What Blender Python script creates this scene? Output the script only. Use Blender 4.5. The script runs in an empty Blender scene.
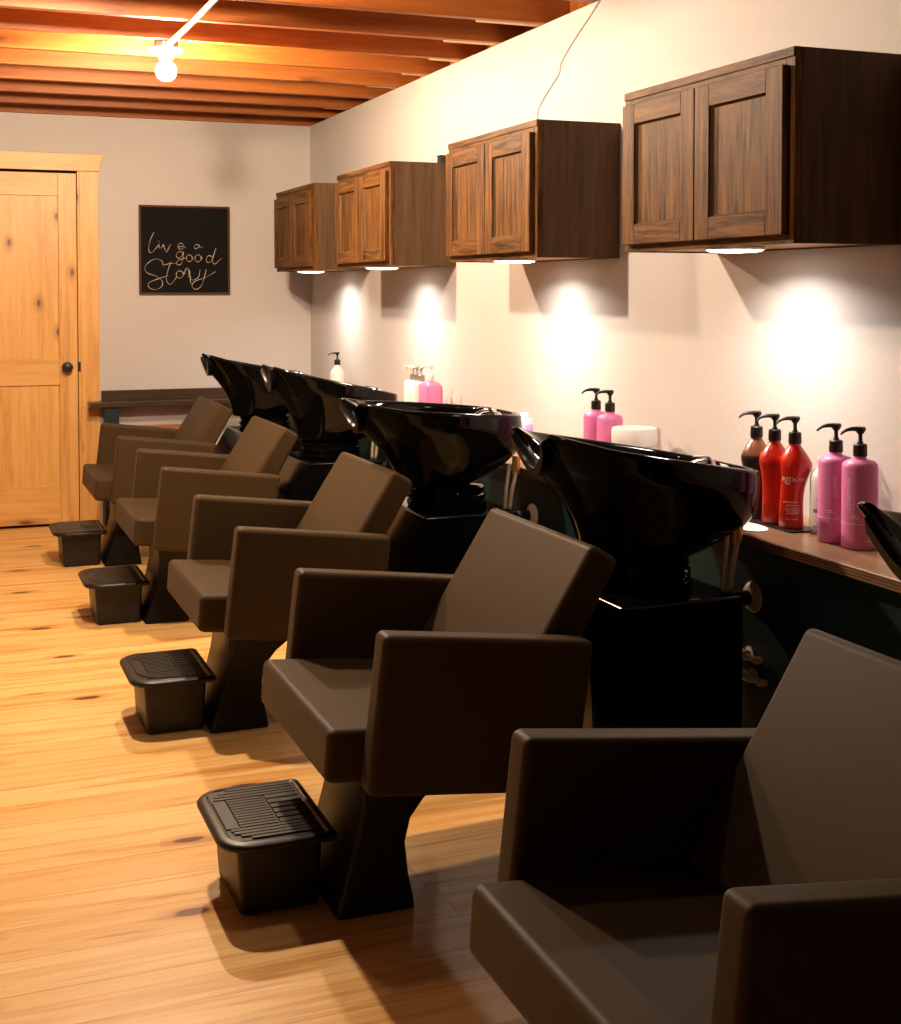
import bpy, bmesh, math, random
from mathutils import Vector, Matrix
random.seed(7)
S = bpy.context.scene
COL = S.collection
R = math.radians
PI = math.pi

# ------------------------------------------------------------------ camera
F, PITCH, YAW, CAMH = 1330.0, R(2.0), math.atan(518 / 1330.0), 1.346
PPY = 291 + F * math.tan(PITCH)
cd = bpy.data.cameras.new('camera'); cam = bpy.data.objects.new('camera', cd); COL.objects.link(cam)
cam.location = (0, 0, CAMH); cam.rotation_euler = (PI / 2 - PITCH, 0, -YAW)
cd.sensor_width = 36; cd.lens = F / 1024 * 36; cd.shift_y = -(512 - PPY) / 1024
cd.clip_start = .02
S.camera = cam
S.view_settings.view_transform = 'Standard'; S.view_settings.look = 'None'
S.view_settings.gamma = 1; S.view_settings.use_curve_mapping = False
S.view_settings.exposure = 0.17

# ------------------------------------------------------------------ materials
def new_mat(name):
    m = bpy.data.materials.new(name); m.use_nodes = True
    nt = m.node_tree
    return m, nt, nt.nodes['Principled BSDF']

def node(nt, typ, **kw):
    n = nt.nodes.new(typ)
    for k, v in kw.items(): setattr(n, k, v)
    return n

def mth(nt, op, a, b=None, c=None):
    n = node(nt, 'ShaderNodeMath', operation=op)
    for i, v in enumerate((a, b, c)):
        if v is None: continue
        if isinstance(v, (int, float)): n.inputs[i].default_value = v
        else: nt.links.new(v, n.inputs[i])
    return n.outputs[0]

def mixc(nt, fac, a, b, mode='MIX'):
    n = node(nt, 'ShaderNodeMix', data_type='RGBA', blend_type=mode)
    for i, v in ((0, fac), (6, a), (7, b)):
        if isinstance(v, (int, float)): n.inputs[i].default_value = v
        elif isinstance(v, tuple): n.inputs[i].default_value = (*v, 1)
        else: nt.links.new(v, n.inputs[i])
    return n.outputs[2]

def ramp(nt, fac, stops):
    n = node(nt, 'ShaderNodeValToRGB')
    cr = n.color_ramp
    while len(cr.elements) < len(stops): cr.elements.new(.5)
    for e, (p, c) in zip(cr.elements, stops):
        e.position = p; e.color = (*c, 1) if isinstance(c, tuple) else (c, c, c, 1)
    nt.links.new(fac, n.inputs[0])
    return n.outputs[0]

def noise(nt, vec, scale, detail=3, rough=.55, dist=0):
    n = node(nt, 'ShaderNodeTexNoise')
    nt.links.new(vec, n.inputs['Vector'])
    n.inputs['Scale'].default_value = scale; n.inputs['Detail'].default_value = detail
    n.inputs['Roughness'].default_value = rough; n.inputs['Distortion'].default_value = dist
    return n.outputs['Fac']

def coords(nt, scale=(1, 1, 1), loc=(0, 0, 0), kind='Object'):
    t = node(nt, 'ShaderNodeTexCoord'); m = node(nt, 'ShaderNodeMapping')
    m.inputs['Scale'].default_value = scale; m.inputs['Location'].default_value = loc
    nt.links.new(t.outputs[kind], m.inputs['Vector'])
    return m.outputs[0]

def bump(nt, bs, h, strength=.2, dist=.01):
    b = node(nt, 'ShaderNodeBump'); b.inputs['Strength'].default_value = strength
    b.inputs['Distance'].default_value = dist
    nt.links.new(h, b.inputs['Height']); nt.links.new(b.outputs[0], bs.inputs['Normal'])

def plain(name, col, rough=.5, metal=0, coat=0, spec=.5, nz=0, nscale=20, trans=0, ior=1.45):
    m, nt, bs = new_mat(name)
    bs.inputs['Roughness'].default_value = rough; bs.inputs['Metallic'].default_value = metal
    bs.inputs['Coat Weight'].default_value = coat; bs.inputs['Coat Roughness'].default_value = .03
    bs.inputs['Specular IOR Level'].default_value = spec
    bs.inputs['Transmission Weight'].default_value = trans; bs.inputs['IOR'].default_value = ior
    if nz:
        f = noise(nt, coords(nt), nscale, 4)
        c = mixc(nt, f, tuple(x * (1 - nz) for x in col), tuple(min(1, x * (1 + nz)) for x in col))
        nt.links.new(c, bs.inputs['Base Color'])
    else:
        bs.inputs['Base Color'].default_value = (*col, 1)
    return m

def wood(name, dark, mid, light, axis='z', rough=.45, knots=0, scale=1.0, coat=0, groove=None, ply=False, spec=.4, rl=.32):
    """grain running along one axis; optional knots scattered along it"""
    m, nt, bs = new_mat(name)
    st = {'x': (.9, 14, 14), 'y': (14, .9, 14), 'z': (14, 14, .9)}[axis]
    t = node(nt, 'ShaderNodeTexCoord')
    oi = node(nt, 'ShaderNodeObjectInfo')
    off = node(nt, 'ShaderNodeVectorMath', operation='ADD')
    rv = node(nt, 'ShaderNodeCombineXYZ')
    r7 = mth(nt, 'MULTIPLY', oi.outputs['Random'], 7.0)
    for i in range(3): nt.links.new(r7, rv.inputs[i])
    nt.links.new(t.outputs['Object'], off.inputs[0]); nt.links.new(rv.outputs[0], off.inputs[1])
    mp = node(nt, 'ShaderNodeMapping'); mp.inputs['Scale'].default_value = tuple(s * scale for s in st)
    nt.links.new(off.outputs[0], mp.inputs['Vector'])
    g1 = noise(nt, mp.outputs[0], 1.4, 4, .6, .6)
    g2 = noise(nt, mp.outputs[0], 7.0, 3, .6, .2)
    g = mth(nt, 'ADD', mth(nt, 'MULTIPLY', g1, .7), mth(nt, 'MULTIPLY', g2, .3))
    c = ramp(nt, g, [(rl, dark), (.5, mid), (1 - rl, light)])
    if ply:
        sp = node(nt, 'ShaderNodeSeparateXYZ'); nt.links.new(t.outputs['Object'], sp.inputs[0])
        w = mth(nt, 'FRACT', mth(nt, 'ADD', mth(nt, 'MULTIPLY', sp.outputs[2], 150.0), mth(nt, 'MULTIPLY', g1, .8)))
        k = mth(nt, 'LESS_THAN', w, .45)
        c = mixc(nt, mth(nt, 'MULTIPLY', k, .75), c, dark)
    if knots:
        ks = {'x': (1.5, 6, 6), 'y': (6, 1.5, 6), 'z': (6.5, 6.5, 3.4)}[axis]
        mk = node(nt, 'ShaderNodeMapping'); mk.inputs['Scale'].default_value = ks
        nt.links.new(off.outputs[0], mk.inputs['Vector'])
        vo = node(nt, 'ShaderNodeTexVoronoi'); vo.inputs['Scale'].default_value = 1.0
        vo.voronoi_dimensions = '2D'
        q1 = node(nt, 'ShaderNodeSeparateXYZ'); nt.links.new(mk.outputs[0], q1.inputs[0]); q2 = node(nt, 'ShaderNodeCombineXYZ')
        nt.links.new(q1.outputs[0], q2.inputs[0]); nt.links.new(q1.outputs[2], q2.inputs[1])
        nt.links.new(q2.outputs[0], vo.inputs['Vector'])
        d = mth(nt, 'ADD', vo.outputs['Distance'], mth(nt, 'MULTIPLY', mth(nt, 'SUBTRACT', g2, .5), .08))
        sp2 = node(nt, 'ShaderNodeSeparateColor'); nt.links.new(vo.outputs['Color'], sp2.inputs[0])
        on = mth(nt, 'LESS_THAN', sp2.outputs[0], knots)
        halo = mth(nt, 'MULTIPLY', ramp(nt, d, [(.10, 1.0), (.24, 0.0)]), on)
        core = mth(nt, 'MULTIPLY', ramp(nt, d, [(.04, 1.0), (.085, 0.0)]), on)
        c = mixc(nt, mth(nt, 'MULTIPLY', halo, .55), c, tuple(x * .62 for x in dark))
        c = mixc(nt, mth(nt, 'MULTIPLY', core, .85), c, (.12, .035, .010))
    nt.links.new(c, bs.inputs['Base Color'])
    bs.inputs['Roughness'].default_value = rough; bs.inputs['Specular IOR Level'].default_value = spec
    bs.inputs['Coat Weight'].default_value = coat; bs.inputs['Coat Roughness'].default_value = .15
    bump(nt, bs, g, .12, .004)
    return m

def floor_mat():
    m, nt, bs = new_mat('pine_floor_boards')
    W = .141
    t = node(nt, 'ShaderNodeTexCoord'); sp = node(nt, 'ShaderNodeSeparateXYZ')
    nt.links.new(t.outputs['Object'], sp.inputs[0])
    X, Y = sp.outputs[0], sp.outputs[1]
    yw = mth(nt, 'DIVIDE', mth(nt, 'ADD', Y, 20.075), W)
    iy = mth(nt, 'FLOOR', yw); fy = mth(nt, 'FRACT', yw)
    wn = node(nt, 'ShaderNodeTexWhiteNoise', noise_dimensions='1D'); nt.links.new(iy, wn.inputs['W'])
    r1 = wn.outputs['Value']
    xs = mth(nt, 'DIVIDE', mth(nt, 'ADD', X, mth(nt, 'MULTIPLY', r1, 9.0)), 3.4)
    ix = mth(nt, 'FLOOR', xs); fx = mth(nt, 'FRACT', xs)
    wn2 = node(nt, 'ShaderNodeTexWhiteNoise', noise_dimensions='2D')
    cv = node(nt, 'ShaderNodeCombineXYZ'); nt.links.new(ix, cv.inputs[0]); nt.links.new(iy, cv.inputs[1])
    nt.links.new(cv.outputs[0], wn2.inputs['Vector'])
    rb = wn2.outputs['Value']
    # grain coordinates, shifted per board
    gv = node(nt, 'ShaderNodeCombineXYZ')
    nt.links.new(mth(nt, 'ADD', mth(nt, 'MULTIPLY', X, .8), mth(nt, 'MULTIPLY', rb, 40.0)), gv.inputs[0])
    nt.links.new(mth(nt, 'MULTIPLY', Y, 13.0), gv.inputs[1])
    nt.links.new(mth(nt, 'MULTIPLY', rb, 17.0), gv.inputs[2])
    G = gv.outputs[0]
    g1 = noise(nt, G, 1.1, 4, .55, 1.2); g2 = noise(nt, G, 5.0, 3, .6, .4)
    g = mth(nt, 'ADD', mth(nt, 'MULTIPLY', g1, .72), mth(nt, 'MULTIPLY', g2, .28))
    c = ramp(nt, g, [(.32, (.46, .18, .035)), (.43, (.71, .37, .098)), (.55, (.85, .55, .215)), (.72, (.75, .42, .12))])
    c = mixc(nt, mth(nt, 'MULTIPLY', rb, .42), c, (.74, .36, .085))
    # resin streaks
    sv = node(nt, 'ShaderNodeCombineXYZ')
    nt.links.new(mth(nt, 'ADD', mth(nt, 'MULTIPLY', X, 1.3), mth(nt, 'MULTIPLY', rb, 90.0)), sv.inputs[0])
    nt.links.new(mth(nt, 'MULTIPLY', Y, 22.0), sv.inputs[1])
    s = noise(nt, sv.outputs[0], 1.0, 3, .6, .8)
    c = mixc(nt, ramp(nt, s, [(.60, 0.0), (.72, .75)]), c, (.48, .19, .045))
    # knots
    kv = node(nt, 'ShaderNodeCombineXYZ')
    nt.links.new(mth(nt, 'ADD', mth(nt, 'MULTIPLY', X, 2.3), mth(nt, 'MULTIPLY', rb, 31.0)), kv.inputs[0])
    nt.links.new(mth(nt, 'MULTIPLY', Y, 6.2), kv.inputs[1])
    vo = node(nt, 'ShaderNodeTexVoronoi', voronoi_dimensions='2D'); vo.inputs['Scale'].default_value = 1.0
    nt.links.new(kv.outputs[0], vo.inputs['Vector'])
    d = mth(nt, 'ADD', vo.outputs['Distance'], mth(nt, 'MULTIPLY', mth(nt, 'SUBTRACT', g2, .5), .10))
    sc = node(nt, 'ShaderNodeSeparateColor'); nt.links.new(vo.outputs['Color'], sc.inputs[0])
    on = mth(nt, 'LESS_THAN', sc.outputs[0], .24)
    c = mixc(nt, mth(nt, 'MULTIPLY', ramp(nt, d, [(.09, .7), (.25, 0.0)]), on), c, (.45, .18, .045))
    c = mixc(nt, mth(nt, 'MULTIPLY', ramp(nt, d, [(.078, 1.0), (.10, 0.0)]), on), c, (.15, .032, .012))
    # joints
    e = mth(nt, 'MINIMUM', fy, mth(nt, 'SUBTRACT', 1.0, fy))
    gap = mth(nt, 'LESS_THAN', e, .008)
    ex = mth(nt, 'LESS_THAN', mth(nt, 'MINIMUM', fx, mth(nt, 'SUBTRACT', 1.0, fx)), .0004)
    gap = mth(nt, 'MAXIMUM', gap, ex)
    c = mixc(nt, mth(nt, 'MULTIPLY', gap, .55), c, (.16, .065, .02))
    nt.links.new(c, bs.inputs['Base Color'])
    bs.inputs['Roughness'].default_value = .42
    bs.inputs['Specular IOR Level'].default_value = .35
    bump(nt, bs, mth(nt, 'SUBTRACT', mth(nt, 'MULTIPLY', g, .3), gap), .15, .002)
    return m

def wall_mat(name, col):
    m, nt, bs = new_mat(name)
    v = coords(nt)
    n1 = noise(nt, v, 38, 4, .6); n2 = noise(nt, v, 1.4, 2)
    c = mixc(nt, n2, tuple(x * .97 for x in col), col)
    nt.links.new(c, bs.inputs['Base Color'])
    bs.inputs['Roughness'].default_value = .7; bs.inputs['Specular IOR Level'].default_value = .25
    bump(nt, bs, n1, .22, .004)
    return m

def emit(name, col, strength):
    m, nt, bs = new_mat(name)
    bs.inputs['Base Color'].default_value = (.9, .9, .88, 1)
    bs.inputs['Emission Color'].default_value = (*col, 1)
    bs.inputs['Emission Strength'].default_value = strength
    return m

M = {}
M['floor'] = floor_mat()
M['wall'] = wall_mat('white_wall_paint', (.54, .50, .475))
M['teal'] = plain('dark_teal_paint', (.002, .016, .0175), .5, nz=.15, nscale=9)
M['subfloor'] = wood('subfloor_boards', (.09, .034, .014), (.13, .05, .02), (.17, .066, .028), 'x', .6)
M['joist'] = wood('joist_timber', (.24, .064, .010), (.34, .098, .015), (.42, .14, .026), 'x', .5, knots=.16)
M['pine'] = wood('knotty_pine', (.58, .28, .07), (.72, .39, .115), (.79, .47, .165), 'z', .4, knots=.4)
M['pinex'] = wood('pine_crossgrain', (.58, .28, .07), (.72, .39, .115), (.79, .47, .165), 'x', .4, knots=.22)
M['walnut'] = wood('walnut_stained_oak', (.024, .0085, .0025), (.105, .045, .0135), (.19, .085, .024), 'z', .5, scale=3.0, spec=.1, rl=.37)
M['walnut_h'] = wood('walnut_stained_rail', (.024, .0085, .0025), (.105, .045, .0135), (.19, .085, .024), 'y', .5, scale=3.0, spec=.1, rl=.37)
M['walnut_end'] = wood('walnut_stained_ply', (.050, .027, .013), (.085, .048, .022), (.115, .066, .032), 'z', .6, scale=1.2, spec=.2)
M['underside'] = wood('cabinet_underside_ply', (.40, .22, .09), (.50, .29, .12), (.56, .34, .15), 'y', .5)
M['ledge'] = wood('ledge_stained_pine', (.20, .10, .05), (.30, .155, .078), (.38, .20, .105), 'y', .35, coat=.15)
M['ledgex'] = wood('ledge_stained_pine_end', (.028, .014, .008), (.045, .024, .013), (.07, .038, .02), 'x', .35, coat=.15)
M['ply'] = wood('plywood_edge', (.018, .009, .005), (.20, .10, .045), (.32, .17, .075), 'y', .55, ply=True)
def leather():
    m, nt, bs = new_mat('charcoal_vinyl')
    v = coords(nt)
    n = noise(nt, v, 420, 2, .6); n2 = noise(nt, v, 3, 3)
    c = mixc(nt, n2, (.047, .0265, .0085), (.058, .0335, .0112))
    nt.links.new(c, bs.inputs['Base Color'])
    bs.inputs['Roughness'].default_value = .55; bs.inputs['Specular IOR Level'].default_value = .13
    bs.inputs['Sheen Weight'].default_value = .03; bs.inputs['Sheen Roughness'].default_value = .5
    bump(nt, bs, n, .18, .0015)
    return m
M['leather'] = leather()
M['gloss'] = plain('gloss_black_ceramic', (.003, .003, .003), .05, spec=.27)
M['console'] = plain('gloss_black_shell', (.003, .003, .003), .12, spec=.22)
M['satin'] = plain('satin_black_metal', (.005, .0042, .0035), .38, spec=.3)
M['plastic'] = plain('black_moulded_plastic', (.011, .009, .007), .40, spec=.4, nz=.12, nscale=160)
M['pad'] = plain('neck_rest_gel', (.006, .006, .006), .28, spec=.3)
M['rubber'] = plain('black_rubber', (.012, .011, .010), .6)
M['chrome'] = plain('chrome', (.78, .76, .74), .14, metal=1)
M['braid'] = plain('braided_hose', (.50, .42, .30), .4, metal=.35, nz=.35, nscale=260)
M['brass'] = plain('brass', (.62, .36, .09), .3, metal=.8)
M['black'] = plain('matt_black', (.010, .009, .009), .45)
M['board'] = plain('chalk_black_board', (.008, .0075, .008), .85, spec=.12, nz=.25, nscale=14)
M['oakframe'] = plain('brown_frame', (.07, .032, .013), .6, spec=.2)
M['chalk'] = plain('cream_lettering', (.68, .54, .42), .8)
M['pink'] = plain('pink_plastic', (.72, .20, .44), .38, nz=.03)
M['pinkl'] = plain('pale_pink_print', (.95, .80, .88), .5)
M['red'] = plain('red_pearl_plastic', (.50, .018, .007), .24, coat=.5)
M['brown'] = plain('brown_pearl_plastic', (.16, .055, .024), .22, coat=.5)
M['brownd'] = plain('dark_brown_label', (.022, .012, .010), .35)
M['white'] = plain('white_plastic', (.82, .79, .75), .4)
M['grey'] = plain('grey_print', (.20, .20, .21), .6)
M['steel'] = plain('brushed_grey_metal', (.34, .31, .28), .35, metal=.6)
M['nickel'] = plain('pale_nickel', (.85, .80, .72), .25, metal=.1)
M['purple'] = plain('lilac_plastic', (.42, .22, .48), .4)
M['green'] = plain('sea_green_plastic', (.01, .20, .14), .4)
M['paper'] = plain('white_paper', (.85, .82, .77), .8)
M['porcelain'] = plain('white_porcelain', (.82, .80, .77), .3)
M['emt'] = plain('white_painted_conduit', (.80, .76, .70), .4)
M['galv'] = plain('galvanised_box', (.45, .43, .40), .45, metal=.6)
M['cord'] = plain('painted_cord', (.54, .50, .475), .7)
M['rust'] = plain('orange_brown_board', (.46, .17, .05), .5, nz=.15)
WARM = (1.0, .74, .49)
M['bulb'] = emit('lit_bulb_glass', WARM, 2000)
M['bulb_near'] = emit('lit_bulb_glass_clear', (1.0, .80, .60), 2650)
M['bulb_dim'] = emit('lit_bulb_glass_soft', (1.0, .80, .60), 200)
M['puck'] = emit('lit_puck_lens', (1.0, .93, .82), 14)

# ------------------------------------------------------------------ mesh helpers
def obj(name, bm, mat, parent=None, smooth=False, bevel=0, seg=2, subsurf=0, angle=None, loc=None, recalc=True):
    if recalc: bmesh.ops.recalc_face_normals(bm, faces=bm.faces[:])
    if bevel:
        es = [e for e in bm.edges if len(e.link_faces) == 2 and e.calc_face_angle(0) > R(28)]
        bmesh.ops.bevel(bm, geom=es, offset=bevel, segments=seg, profile=.5, affect='EDGES', clamp_overlap=True)
    me = bpy.data.meshes.new(name); bm.to_mesh(me); bm.free()
    if smooth or bevel:
        for p in me.polygons: p.use_smooth = True
    for mm in (mat if isinstance(mat, (list, tuple)) else [mat]): me.materials.append(mm)
    o = bpy.data.objects.new(name, me); COL.objects.link(o)
    if parent: o.parent = parent
    if loc: o.location = loc
    if bevel or (smooth and angle):
        for e in me.edges: pass
        try: me.set_sharp_from_angle(angle=R(angle or 50))
        except Exception: pass
    if bevel:
        w = o.modifiers.new('wn', 'WEIGHTED_NORMAL'); w.keep_sharp = True
    if subsurf:
        s = o.modifiers.new('ss', 'SUBSURF'); s.levels = subsurf; s.render_levels = subsurf
    return o

def tag(o, label, cat, group=None):
    o['label'] = label; o['category'] = cat
    if group: o['group'] = group
    return o
def thing(name, label, cat, loc=(0, 0, 0), rz=0, group=None):
    o = bpy.data.objects.new(name, None); COL.objects.link(o)
    o.location = loc; o.rotation_euler = (0, 0, rz); o.empty_display_size = .05
    return tag(o, label, cat, group)
def struct(o): o['kind'] = 'structure'; return o
def dup(root, loc, label, rz=None, group=None):
    r = root.copy(); COL.objects.link(r); r.location = loc
    if rz is not None: r.rotation_euler = (0, 0, rz)
    r['label'] = label
    if group: r['group'] = group
    for ch in list(root.children):
        c = ch.copy(); COL.objects.link(c); c.parent = r
        for g in list(ch.children):
            d = g.copy(); COL.objects.link(d); d.parent = c
    return r
def child(root, base): return [c for c in root.children if c.name.split('.')[0] == base]

def BM(): return bmesh.new()
def box(bm, x0, x1, y0, y1, z0, z1, mi=0):
    v = [bm.verts.new((x, y, z)) for x in (x0, x1) for y in (y0, y1) for z in (z0, z1)]
    for q in ((0, 1, 3, 2), (4, 6, 7, 5), (0, 4, 5, 1), (2, 3, 7, 6), (0, 2, 6, 4), (1, 5, 7, 3)):
        f = bm.faces.new([v[i] for i in q]); f.material_index = mi
    return bm
def mk(*a): return box(BM(), *a)
def prism(bm, pts, y0, y1):
    """polygon in XZ extruded along Y"""
    a = [bm.verts.new((x, y0, z)) for x, z in pts]; b = [bm.verts.new((x, y1, z)) for x, z in pts]
    bm.faces.new(a); bm.faces.new(b[::-1]); n = len(pts)
    for i in range(n): bm.faces.new((a[i], b[i], b[(i + 1) % n], a[(i + 1) % n]))
    return bm
def loft(bm, rings, cap0=True, cap1=True, mi=0, closed=True):
    vs = [[bm.verts.new(p) for p in r] for r in rings]
    n = len(vs[0])
    for a, b in zip(vs, vs[1:]):
        for i in range(n if closed else n - 1):
            f = bm.faces.new((a[i], a[(i + 1) % n], b[(i + 1) % n], b[i])); f.material_index = mi
    if cap0: bm.faces.new(vs[0][::-1]).material_index = mi
    if cap1: bm.faces.new(vs[-1]).material_index = mi
    return vs
def circ(cx, cy, z, rx, ry=None, n=32, a0=0):
    ry = rx if ry is None else ry
    return [(cx + rx * math.cos(a0 + 2 * PI * i / n), cy + ry * math.sin(a0 + 2 * PI * i / n), z) for i in range(n)]
def lathe(bm, prof, cx=0, cy=0, n=32, mi=0):
    return loft(bm, [circ(cx, cy, z, r, n=n) for r, z in prof], mi=mi)
def frame_at(d):
    d = d.normalized(); up = Vector((0, 0, 1)) if abs(d.z) < .95 else Vector((1, 0, 0))
    a = d.cross(up).normalized(); return a, d.cross(a).normalized()
def tube(bm, pts, r, n=10, mi=0, flat=1.0):
    pts = [Vector(p) for p in pts]; rings = []; a = None
    for i, p in enumerate(pts):
        d = (pts[min(i + 1, len(pts) - 1)] - pts[max(i - 1, 0)])
        if d.length < 1e-9: d = Vector((0, 0, 1))
        d.normalize()
        if a is None: a, b = frame_at(d)
        else:
            a = (a - d * a.dot(d)).normalized(); b = d.cross(a)
        rr = r[i] if isinstance(r, (list, tuple)) else r
        rings.append([p + a * (rr * math.cos(2 * PI * k / n)) + b * (rr * flat * math.sin(2 * PI * k / n)) for k in range(n)])
    loft(bm, rings, mi=mi)
    return bm
def spline(ctrl, n=8, closed=False):
    P = [Vector(c) for c in ctrl]; out = []; m = len(P)
    for i in range(m if closed else m - 1):
        p1, p2 = P[i], P[(i + 1) % m]
        p0 = P[i - 1] if (i > 0 or closed) else p1 * 2 - p2
        p3 = P[(i + 2) % m] if (i + 2 < m or closed) else p2 * 2 - p1
        for k in range(n):
            t = k / n
            out.append(.5 * ((2 * p1) + (p2 - p0) * t + (2 * p0 - 5 * p1 + 4 * p2 - p3) * t * t + (3 * p1 - p0 - 3 * p2 + p3) * t ** 3))
    if not closed: out.append(P[-1])
    return out
def cyl(bm, p0, p1, r, n=20, mi=0): return tube(bm, [p0, p1], r, n, mi)
def rrect(x0, x1, y0, y1, r, z, n=6, rs=None):
    """rounded rectangle ring; rs = radii at (x1y1, x0y1, x0y0, x1y0)"""
    rs = rs or (r, r, r, r); out = []
    for (sx, sy, a0, q) in ((1, 1, 0, 0), (-1, 1, PI / 2, 1), (-1, -1, PI, 2), (1, -1, 1.5 * PI, 3)):
        rr = rs[q]; cx = (x1 - rr) if sx > 0 else (x0 + rr); cy = (y1 - rr) if sy > 0 else (y0 + rr)
        for k in range(n + 1):
            a = a0 + PI / 2 * k / n
            out.append((cx + rr * math.cos(a), cy + rr * math.sin(a), z))
    return out
def text_bm(body, size, fn):
    """text outline as a mesh; fn maps the flat point (x, y) to 3D"""
    cu = bpy.data.curves.new('lettering', 'FONT'); cu.body = body; cu.size = size
    cu.align_x = 'CENTER'; cu.align_y = 'CENTER'; cu.resolution_u = 3
    t = bpy.data.objects.new('lettering', cu); COL.objects.link(t)
    dg = bpy.context.evaluated_depsgraph_get(); dg.update()
    me = bpy.data.meshes.new_from_object(t.evaluated_get(dg))
    COL.objects.unlink(t); bpy.data.objects.remove(t); bpy.data.curves.remove(cu)
    bm = BM(); bm.from_mesh(me); bpy.data.meshes.remove(me)
    for v in bm.verts: v.co = Vector(fn(v.co.x, v.co.y))
    return bm
def join(bm, other):
    me = bpy.data.meshes.new('tmp'); other.to_mesh(me); other.free(); bm.from_mesh(me); bpy.data.meshes.remove(me)
    return bm

# ------------------------------------------------------------------ the setting
XW, YB, ZC = 2.15, 7.87, 2.345      # right wall, back wall, underside of the joists
XL, YN = -3.6, -1.6                 # unseen left wall, near end of the modelled floor
struct(obj('floor', mk(XL - .14, XW + .14, YN, YB + .3, -.06, 0), M['floor']))
struct(obj('ceiling', mk(XL - .14, XW + .14, YN, YB + .14, ZC + .235, ZC + .27), M['subfloor']))
struct(obj('wall_right', mk(XW, XW + .14, YN, YB + .14, 0, ZC), M['wall']))
struct(obj('wall_left', mk(XL - .14, XL, YN, YB + .14, 0, ZC), M['wall']))
bw = BM()
D0, D1, DH = .005, .776, 2.022      # door opening
box(bw, XL, D0 - .012, YB, YB + .14, 0, ZC); box(bw, D1 + .012, XW, YB, YB + .14, 0, ZC)
box(bw, D0 - .012, D1 + .012, YB, YB + .14, DH + .012, ZC)
struct(obj('wall_back', bw, M['wall']))
struct(obj('wall_lower', mk(1.885, 1.915, YN, YB - .155, 0, .722), M['teal']))
# joists
for i in range(16):
    y = 7.85 - .414 * i
    if y < 1.5: break
    j = struct(obj('ceiling_joist', mk(XL - .1, XW + .10, y, y + .038, ZC + .001, ZC + .234), M['joist'], bevel=.002, seg=1))
struct(obj('ceiling_rim_board', mk(XW + .10, XW + .138, YN, YB + .13, ZC + .001, ZC + .234), M['joist']))
# short blocks nailed between joists where they meet the right wall
for k, (x0, x1, i, h) in enumerate(((1.93, 2.22, 7, .10), (2.02, 2.235, 6, .13), (2.04, 2.235, 5, .07), (2.0, 2.235, 4, .06), (1.9, 2.235, 8, .05), (2.02, 2.235, 2, .06))):
    y = 7.85 - .414 * i
    struct(obj('ceiling_block', mk(x0, x1, y + .040, y + .085, ZC + .003, ZC + .003 + h), M['pinex'], bevel=.002, seg=1))

# door in the back wall
dr = bpy.data.objects.new('door_1', None); COL.objects.link(dr); dr.location = ((D0 + D1) / 2, YB + .035, 0); struct(dr)
ox, oy = (D0 + D1) / 2, YB + .035
def dbox(bm, x0, x1, z0, z1, ya, yb): return box(bm, x0 - ox, x1 - ox, ya - oy, yb - oy, z0, z1)
YD = YB - .006                      # face of the door
ZB, ZT = .018, DH - .006
for nm, (x0, x1, z0, z1, mt) in dict(stile_r=(D1 - .105, D1 - .004, ZB, ZT, 'pine'), stile_l=(D0 + .004, D0 + .105, ZB, ZT, 'pine'),
        rail_b=(D0 + .105, D1 - .105, ZB, .235, 'pinex'), rail_m=(D0 + .105, D1 - .105, .81, .965, 'pinex'), rail_t=(D0 + .105, D1 - .105, 1.885, ZT, 'pinex')).items():
    obj('stile' if 'stile' in nm else 'rail', dbox(BM(), x0, x1, z0, z1, YD, YD + .036), M[mt], dr, bevel=.003)
for z0, z1 in ((.235, .81), (.965, 1.885)):
    pb = BM(); n = 5; xa, xb = D0 + .105, D1 - .105
    for k in range(n):
        a = xa + (xb - xa) * k / n; b = xa + (xb - xa) * (k + 1) / n
        dbox(pb, a + .0012, b - .0012, z0, z1, YD + .013, YD + .025)
    dbox(pb, xa, xb, z0, z1, YD + .018, YD + .03)
    obj('panel', pb, M['pine'], dr)
kb = BM(); kx, kz = .713 - ox, .912
def ylathe(bm, prof, x, z, n=24, mi=0):
    loft(bm, [[(x + r * math.cos(2 * PI * i / n), y, z + r * math.sin(2 * PI * i / n)) for i in range(n)] for r, y in prof], mi=mi)
ylathe(kb, [(.03, YD - oy - .0005), (.03, YD - oy - .007), (.012, YD - oy - .010), (.012, YD - oy - .03), (.024, YD - oy - .036), (.029, YD - oy - .048), (.025, YD - oy - .06), (.010, YD - oy - .066)], kx, kz)
obj('door_knob', kb, M['black'], dr, smooth=True, angle=40)
obj('strike_plate', dbox(BM(), D1 - .0035, D1 + .012, .885, .94, YB - .021, YB + .02), M['black'], dr, bevel=.001)
# casing: side boards and a wider head board with a bevelled cap
for k, (a, b, c, d) in enumerate(((D1 + .0115, .893, YB - .02, YB - .0005), (D1 - .0005, D1 + .011, YB - .02, YB + .12), (D0 - .115, D0 - .0115, YB - .02, YB - .0005), (D0 - .011, D0 + .0005, YB - .02, YB + .12))):
    struct(obj('trim_%d' % (k + 1), mk(a, b, c, d, .001, DH + .006), M['pine'], bevel=.002))
hb = BM()
prism(hb, [(D0 - .122, DH + .007), (.898, DH + .007), (.900, DH + .045), (.925, DH + .105), (D0 - .15, DH + .105), (D0 - .126, DH + .045)], YB - .028, YB - .0005)
struct(obj('trim_5', hb, M['pinex'], bevel=.002))

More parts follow.
